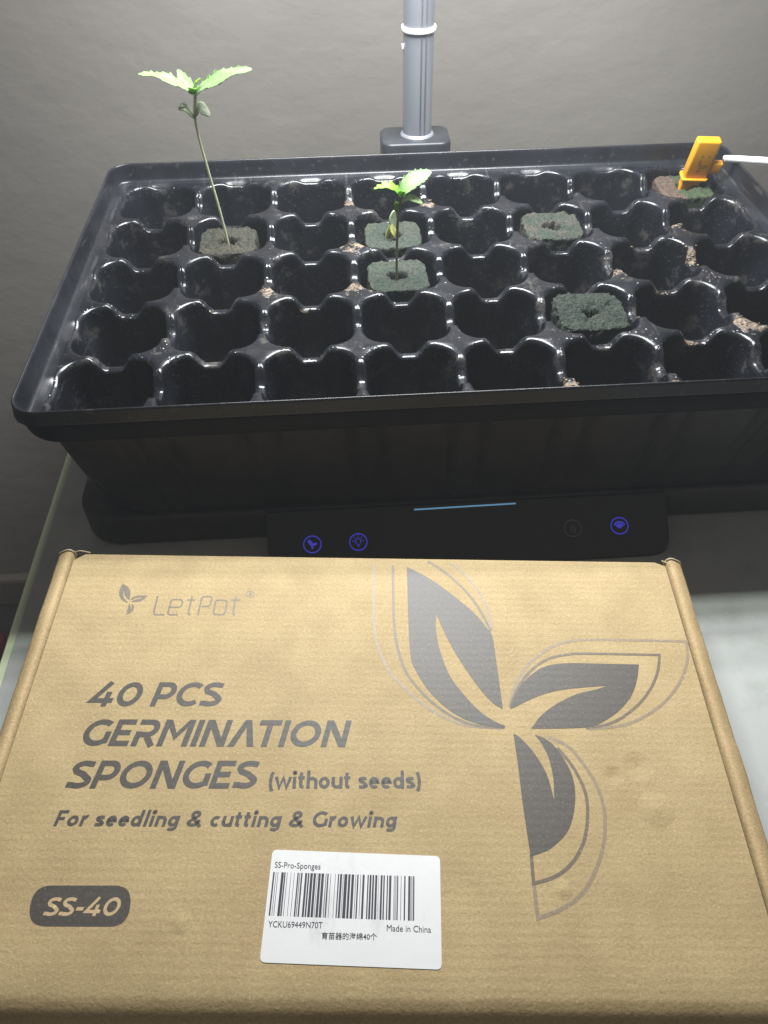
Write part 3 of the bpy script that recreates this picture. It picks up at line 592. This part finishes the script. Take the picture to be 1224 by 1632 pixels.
lid = lidframe(meshobj('lid', V, F, M_card, bx, sharp=60))
# cut edge strip of the front fold and the front wall
def strip(prof2, mat, name, u0=0, u1=W_, n=60, jit=0):
    V = []; F = []; random.seed(3)
    for k in range(n+1):
        u = u0+(u1-u0)*k/n; e = jit*(noise.noise(Vector((u*60,0,0)))+.4*noise.noise(Vector((u*300,1,0))))
        for v, z in prof2: V.append(Vector(lid_pt(u*1000, (v+e)*1000, z)))
    m = len(prof2)
    for k in range(n):
        for j in range(m-1): F.append((k*m+j, k*m+j+1, (k+1)*m+j+1, (k+1)*m+j))
    return lidframe(meshobj(name, V, F, mat, bx, sharp=40))
strip([(D_+.0088,-.0098),(D_+.0100,-.0097),(D_+.0112,-.0100),(D_+.0116,-.0112),(D_+.0110,-.0125)], M_cut, 'front_cut_edge', -.002, W_+.002, 80, .0006)
# the carton body (warped a little: its top follows the lid, its bottom sits on the table)
def wallring(f): return [f(-.0045,.0022),f(W_+.0045,.0022),f(W_+.0045,D_+.0085),f(-.0045,D_+.0085)]
V = wallring(lambda u, v: bp(u, v, -.0115))+wallring(lambda u, v: world_down(u, v)); 
meshobj('carton', V, [(0,1,5,4),(1,2,6,5),(2,3,7,6),(3,0,4,7),(3,2,1,0),(4,5,6,7)], M_cardp, bx, smooth=False)
V = [bp(u,v,z) for z in (-.0060,-.0116) for u, v in ((-.0030,.0040),(W_+.003,.0040),(W_+.003,D_+.004),(-.003,D_+.004))]
meshobj('inner_flap', V, [(0,1,5,4),(1,2,6,5),(2,3,7,6),(3,0,4,7),(3,2,1,0)], M_in, bx, smooth=False)
# rolled side walls
def roll(sgn, u0):
    pf = [(.0006,-.0110),(.0006,-.0030),(.0009,-.0010),(.0015,.0003),(.0024,.0010),(.0034,.0011),(.0050,.0005),(.0068,-.0006),(.0079,-.0015),(.0084,-.0028),(.0085,-.0060),(.0085,-.0120)]
    V = []; F = []; n = 70; L = D_+.004
    for k in range(n+1):
        v = -.0005+L*k/n; w = .00035*noise.noise(Vector((v*45,sgn*5,0)))+.00015*noise.noise(Vector((v*200,sgn*5,0))); taper = 1-.16*(v/L)*(1 if sgn < 0 else -.35)
        for a, z in pf: V.append(bp(u0+sgn*(a*taper+(w if a > .001 else 0)), v, z+w*.8))
    m = len(pf)
    for k in range(n):
        for j in range(m-1): F.append((k*m+j, k*m+j+1, (k+1)*m+j+1, (k+1)*m+j))
    F.append(tuple(range(m))); F.append(tuple(range(n*m, n*m+m)))
    V += [bp(u0+sgn*.0083*q, v, 0) for q, v in ()]
    # outer wall down to the table
    k0 = len(V)
    for k in range(n+1): 
        b = V[k*m+m-1]; V.append(b); V.append(Vector((b.x, b.y, .0004)))
    for k in range(n): F.append((k0+2*k, k0+2*k+1, k0+2*k+3, k0+2*k+2))
    o = meshobj('side_roll', V, F, M_cardp, bx, sharp=50)
    # layered paper edge at the back end
    P = [bp(u0+sgn*a, -.0008, z+.0003) for a, z in pf[1:-1]]
    meshobj('torn_edge', *tube(P, lambda t: .00045, 6, 3), M_cut, o)
roll(-1, 0); roll(1, W_)
meshobj('corner_tab', *tube([bp(-.0022,-.0006,-.0006),bp(.0000,-.0008,.0003),bp(.0022,-.0008,.0009),bp(.0046,-.0006,.0006),bp(.0066,-.0004,.0001)], lambda t: .00030, 6, 5), M_cut, bx)
meshobj('corner_tab', *tube([bp(W_-.0010,-.0006,.0001),bp(W_+.0012,.0002,-.0004),bp(W_+.0030,.0001,-.0002)], lambda t: .0004, 6, 5), M_cut, bx)

# printing on the lid: thin sheets of ink just above the board
def sheet(name, polys, mat, z, parent=None, lift=6e-6):
    V = []; F = []
    for i, (v, f) in enumerate(polys):
        o = len(V); V += [Vector(lid_pt(x, y, z+lift*(i % 3))) for x, y in v]; F += [tuple(a+o for a in q) for q in f]
    o = meshobj(name, V, F, mat, lid if parent is None else parent, smooth=False); fixup(o); return o
def fixup(o):
    bm = bmesh.new(); bm.from_mesh(o.data)
    for f in bm.faces: f.normal_update()
    fl = [f for f in bm.faces if f.normal.z < 0]
    bmesh.ops.reverse_faces(bm, faces=fl); bm.to_mesh(o.data); bm.free()
def smoothpoly(P, sharp=55, k=4):
    """rounds gentle bends of a traced outline, keeps its corners"""
    n = len(P); out = []; V2 = [Vector(p) for p in P]
    def corner(i):
        a = V2[i]-V2[i-1]; b = V2[(i+1) % n]-V2[i]; return a.length < 1e-6 or b.length < 1e-6 or abs(a.angle(b)) > rad(sharp)
    for i in range(n):
        a, b, c, d = V2[i-1], V2[i], V2[(i+1) % n], V2[(i+2) % n]
        if corner(i): a = b-(c-b)
        if corner((i+1) % n): d = c+(c-b)
        for j in range(k):
            t = j/k; p = .5*((2*b)+(c-a)*t+(2*a-5*b+4*c-d)*t*t+(3*b-a-3*c+d)*t**3); out.append((p.x, p.y))
    return out
def rounded(C, r, n=5):
    out = []
    for i in range(4):
        p = Vector(C[i]); a = (Vector(C[i-1])-p).normalized()*r; b = (Vector(C[(i+1) % 4])-p).normalized()*r
        for k in range(n+1): t = k/n; out.append(tuple(p+a*(1-t)**2+b*t**2))
    return out
def fill(P):
    tri = mathutils.geometry.tessellate_polygon([[Vector((x,y,0)) for x,y in P]]); return (P, [tuple(t) for t in tri])
def sm_line(P, k=5): return [(p.x, p.y) for p in catmull([(x,y,0) for x,y in P], k)]
def corner_line(P, k=5, sharp=50):
    """splits a line at its sharp corners, smooths each run"""
    runs = [[P[0]]]
    for i in range(1, len(P)-1):
        runs[-1].append(P[i]); a = Vector(P[i])-Vector(P[i-1]); b = Vector(P[i+1])-Vector(P[i])
        if a.angle(b) > rad(sharp): runs.append([P[i]])
    runs[-1].append(P[-1]); out = []
    for r in runs:
        s = sm_line(r, k) if len(r) > 2 else r; out += s if not out else s[1:]
    return out
ZI = .00005
emb = sheet('leaf_emblem', [fill(smoothpoly(D[k])) for k in ('leafA','leafB','leafC')], M_inke, ZI+.00004)
sheet('emblem_outline', [stroke2([p for p in corner_line(P) if p[1] > .4], w/3.7) for w, P in D['lines1']], M_ink1, ZI+.00002, emb)
sheet('emblem_halo', [stroke2([p for p in corner_line(P) if p[1] > .4], w/3.7) for w, P in D['lines2']], M_ink2, ZI, emb)
lg = sheet('brand_logo', [fill(smoothpoly(p, 50, 3)) for p in D['mini']], M_inkl, ZI)
sheet('brand_lettering', [stroke2(P, .74) for P in D['logo']]+[stroke2(P, .32) for P in D['reg']], M_inkl, ZI, lg)

# ---- monoline lettering, cap height 1, stroke s
def arc(cx, cy, rx, ry, a0, a1, n=14): return [(cx+rx*cos(rad(a0+(a1-a0)*k/n)), cy+ry*sin(rad(a0+(a1-a0)*k/n))) for k in range(n+1)]
def glyph(c, s):
    """returns (advance, list of (points, closed)); strokes run on centre lines"""
    h = s/2; T_ = 1-h; xh = .70
    G = {
     '4': (.80, [([(.56,0),(.56,.60)],0),([(.80,.22+h*.2),(.06,.22+h*.2),(.50,1.0)],0)]),
     '0': (.86, [(arc(.43,.5,.43-h,.5-h,0,360,28)[:-1],1)]),
     'P': (.72, [([(h,0),(h,1)],0),([(h,T_),(.40,T_)]+arc(.40,.645,.30-h*.6,.355-h,90,-90)+[(h,.29+h)],0)]),
     'C': (.82, [(arc(.5,.5,.5-h,.5-h,48,312,24),0)]),
     'S': (.70, [([(.64,.86)]+arc(.36,.735,.28,.265-h,55,185,10)+[(.16,.60),(.40,.51)]+arc(.36,.265,.29,.265-h,50,-125,14)+[(.02,.14)],0)]),
     'G': (.86, [(arc(.5,.5,.5-h,.5-h,48,318,26),0),([(.90-h,.10),(.90-h,.54)],0)]),
     'E': (.64, [([(.62,T_),(h,T_),(h,h),(.64,h)],0),([(h,.5),(.56,.5)],0)]),
     'R': (.74, [([(h,0),(h,.55)],0),([(.02,T_),(.40,T_)]+arc(.40,.665,.29-h*.6,.335-h,90,-90)+[(.16,.33+h)],0),([(.40,.36),(.68,0)],0)]),
     'M': (1.0, [([(h,0),(h,1)],0),([(1-h,0),(1-h,1)],0),([(0,1),(2.1*h,1),(.5,.50),(1-2.1*h,1),(1,1),(.5,.22)],2)]),
     'I': (2*h, [([(h,0),(h,1)],0)]),
     'N': (.82, [([(h,0),(h,1)],0),([(.82-h,0),(.82-h,1)],0),([(0,1),(2.25*h,1),(.82,0),(.82-2.25*h,0)],2)]),
     '^': (.80, [([(0,0),(2.2*h,0),(.43,.72),(.86-2.2*h,0),(.86,0),(.43+1.05*h,1),(.43-1.05*h,1)],2)]),
     'T': (.66, [([(-.06,T_),(.66,T_)],0),([(.30,T_-h),(.30,0)],0)]),
     'O': (1.0, [(arc(.5,.5,.5-h,.5-h,0,360,30)[:-1],1)]),
     '-': (.42, [([(.02,.38),(.40,.38)],0)]),
     'F': (.58, [([(.58,T_),(h,T_),(h,0)],0),([(h,.48),(.50,.48)],0)]),
     'f': (.40, [([(.17,0),(.17,.72)]+arc(.34,.80,.17,.2-h,180,95,6),0),([(.02,.62),(.36,.62)],0)]),
     'o': (.64, [(arc(.32,.34,.32-h,.34-h,0,360,22)[:-1],1)]),
     'r': (.38, [([(h,0),(h,.68)],0),(arc(.34,.38,.28-h,.30-h*.6,170,80,8),0)]),
     's': (.48, [([(.44,.58)]+arc(.25,.50,.19,.18-h,60,185,8)+[(.12,.40),(.28,.35)]+arc(.25,.18,.19,.18-h,50,-125,10)+[(.02,.10)],0)]),
     'e': (.60, [([(h+.02,.36),(.60-h,.36)]+arc(.31,.34,.31-h,.34-h,5,315,20),0)]),
     'd': (.66, [(arc(.31,.34,.31-h,.34-h,0,360,22)[:-1],1),([(.64-h,0),(.64-h,1.04)],0)]),
     'l': (2*h, [([(h,0),(h,1.04)],0)]),
     'i': (2*h, [([(h,0),(h,.68)],0),(arc(h,.90,h*.45,h*.45,0,360,8)[:-1],1)]),
     'n': (.60, [([(h,0),(h,.68)],0),(arc(.31,.37,.29-h*.6,.31-h,165,0,10)+[(.60-h*.6,0)],0)]),
     'g': (.66, [(arc(.31,.34,.31-h,.34-h,0,360,22)[:-1],1),([(.64-h,.68),(.64-h,-.02)]+arc(.32,-.02,.32-h,.24-h,0,-150,10),0)]),
     '&': (.80, [([(.78,0),(.22,.62)]+arc(.36,.76,.19,.21-h*.6,200,-40,10)+[(.20,.44)]+arc(.32,.25,.27,.25-h,140,320,10)+[(.68,.42)],0)]),
     'c': (.56, [(arc(.32,.34,.32-h,.34-h,50,310,18),0)]),
     'u': (.60, [([(h,.68),(h,.30)]+arc(.31,.30,.29-h*.6,.30-h,180,345,10),0),([(.60-h*.6,.68),(.60-h*.6,0)],0)]),
     't': (.40, [([(.17,.92),(.17,.18)]+arc(.33,.18,.16,.18-h,180,275,6),0),([(.0,.62),(.38,.62)],0)]),
     'w': (.90, [([(.03,.68),(.24,.06),(.45,.62),(.66,.06),(.87,.68)],0)]),
     'h': (.60, [([(h,0),(h,1.04)],0),(arc(.31,.37,.29-h*.6,.31-h,165,0,10)+[(.60-h*.6,0)],0)]),
     '(': (.28, [(arc(.40,.40,.30,.66,125,235,12),0)]),
     ')': (.28, [(arc(-.12,.40,.30,.66,55,-55,12),0)]),
     ' ': (.26, []),
    }
    return G[c]
def setline(txt, a, b, vtop, s, slant, gap, z, mat, name, jit=0):
    x = 0; items = []
    for c in txt:
        adv, st_ = glyph(c, s); items.append((x, st_)); x += adv+gap
    x -= gap; ax, ay = a; bx_, by = b; capv = (ay+by)/2-vtop; L = bx_-ax; sx = L/(x+0.0)
    polys = []
    for gx, sts in items:
        for pts, cl in sts:
            # build the stroke in a uniform space scaled by the cap height, so its weight stays even
            P = [((gx+px_)*sx, py_*capv) for px_, py_ in pts]
            v, f = fill(P) if cl == 2 else stroke2(P, s*capv*.98, bool(cl))
            v = [(ax+xx+slant*yy, ay+(by-ay)*(xx/L)-yy) for xx, yy in v]; polys.append((v, f))
    return sheet(name, polys, mat, z)
for (t, a, b, vt), (s, sl, gap) in zip(D['text'], ((.205,.20,.09),(.205,.20,.09),(.205,.20,.09),(.19,0.,.11),(.205,.17,.12),(.17,.20,.10))):
    if t == 'SS-40': continue
    big = s > .18; b2 = list(b)
    if sl: b2[0] -= 0
    nm = 'title_lettering' if big else 'subtitle_lettering'; setline(t, a, b2, vt, s, sl, gap, ZI, M_ink, nm)
bd = sheet('model_badge', [fill(rounded(BADGE, 6.2, 7))], M_ink, ZI)
t, a, b, vt = D['text'][5]; o = setline(t, a, b, vt, .19, .20, .10, ZI+.00003, M_kraftink, 'badge_lettering'); o.parent = bd

# sticker with barcode
c4_ = D['sticker']; cx_ = sum(p[0] for p in c4_)/4; cy_ = sum(p[1] for p in c4_)/4
RP = rounded(c4_, 1.8); n = len(RP)
V = [Vector(lid_pt(x,y,.00005)) for x,y in RP]+[Vector(lid_pt(x,y,.00022)) for x,y in RP]
stk = meshobj('barcode_sticker', V, [tuple(range(n,2*n))]+[(k,(k+1)%n,n+(k+1)%n,n+k) for k in range(n)], M_stk, lid, smooth=False); fix = None
me = stk.data; bm = bmesh.new(); bm.from_mesh(me); bmesh.ops.recalc_face_normals(bm, faces=bm.faces); bm.to_mesh(me); bm.free()
TL, TR, BR, BL = [Vector(p) for p in D['stkrows']]
bars = []
for x, w in BARS:
    t0 = (x-140)/860; t1 = (x+w*1.0-140)/860
    bars.append(([tuple(TL.lerp(TR,t0)),tuple(TL.lerp(TR,t1)),tuple(BL.lerp(BR,t1)),tuple(BL.lerp(BR,t0))],[(0,1,2,3)]))
sheet('barcode', bars, M_bar, .00030, stk)
def fonttext(txt, a, b, name, sx_extra=1., bold=.0):
    cu = bpy.data.curves.new(name, 'FONT'); cu.body = txt; cu.size = 1; cu.resolution_u = 3; cu.offset = bold
    o = bpy.data.objects.new(name, cu); link(o); dg = bpy.context.evaluated_depsgraph_get(); me = bpy.data.meshes.new_from_object(o.evaluated_get(dg)); bpy.data.objects.remove(o)
    if not len(me.vertices): return None
    xs = [v.co.x for v in me.vertices]; x0, x1 = min(xs), max(xs); L = b[0]-a[0]; k = L/(x1-x0)
    V = []
    for v in me.vertices:
        X = (v.co.x-x0)*k; Y = v.co.y*k*sx_extra; V.append(Vector(lid_pt(a[0]+X, a[1]+(b[1]-a[1])*X/L-Y, .00030)))
    F = [tuple(p.vertices) for p in me.polygons]; q = meshobj(name, V, F, M_bar, stk, smooth=False); fixup(q); return q
fonttext('SS-Pro-Sponges', *D['t1'], 'sticker_text', 1.12, 0.)
fonttext('YCKU69449N70T', *D['t2'], 'sticker_text', 1.15, 0.)
fonttext('Made in China', *D['t3'], 'sticker_text', 1.12, 0.)
fonttext('\u80b2\u82d7\u5668\u7684\u6d77\u7ef540\u4e2a', *D['t4'], 'sticker_text', 1.0, .006)

# ---------------------------------------------------------------- added haze volume standing in for veiling lens glare
M_hz = bpy.data.materials.new('glare_haze'); M_hz.use_nodes = True; nt = M_hz.node_tree; nt.nodes.clear()
out = nt.nodes.new('ShaderNodeOutputMaterial'); pv = nt.nodes.new('ShaderNodeVolumePrincipled'); pv.inputs['Density'].default_value = HZD; pv.inputs['Color'].default_value = (.86,.91,1.,1)
nt.links.new(pv.outputs[0], out.inputs['Volume'])
hz_ = meshobj('haze', *rbox(-2.3,2.3,-1.7,.6,FZ-1,1.5,.001,.001,1), M_hz, smooth=False); tag(hz_, 'thin added haze standing in for veiling lens glare', kind='stuff')
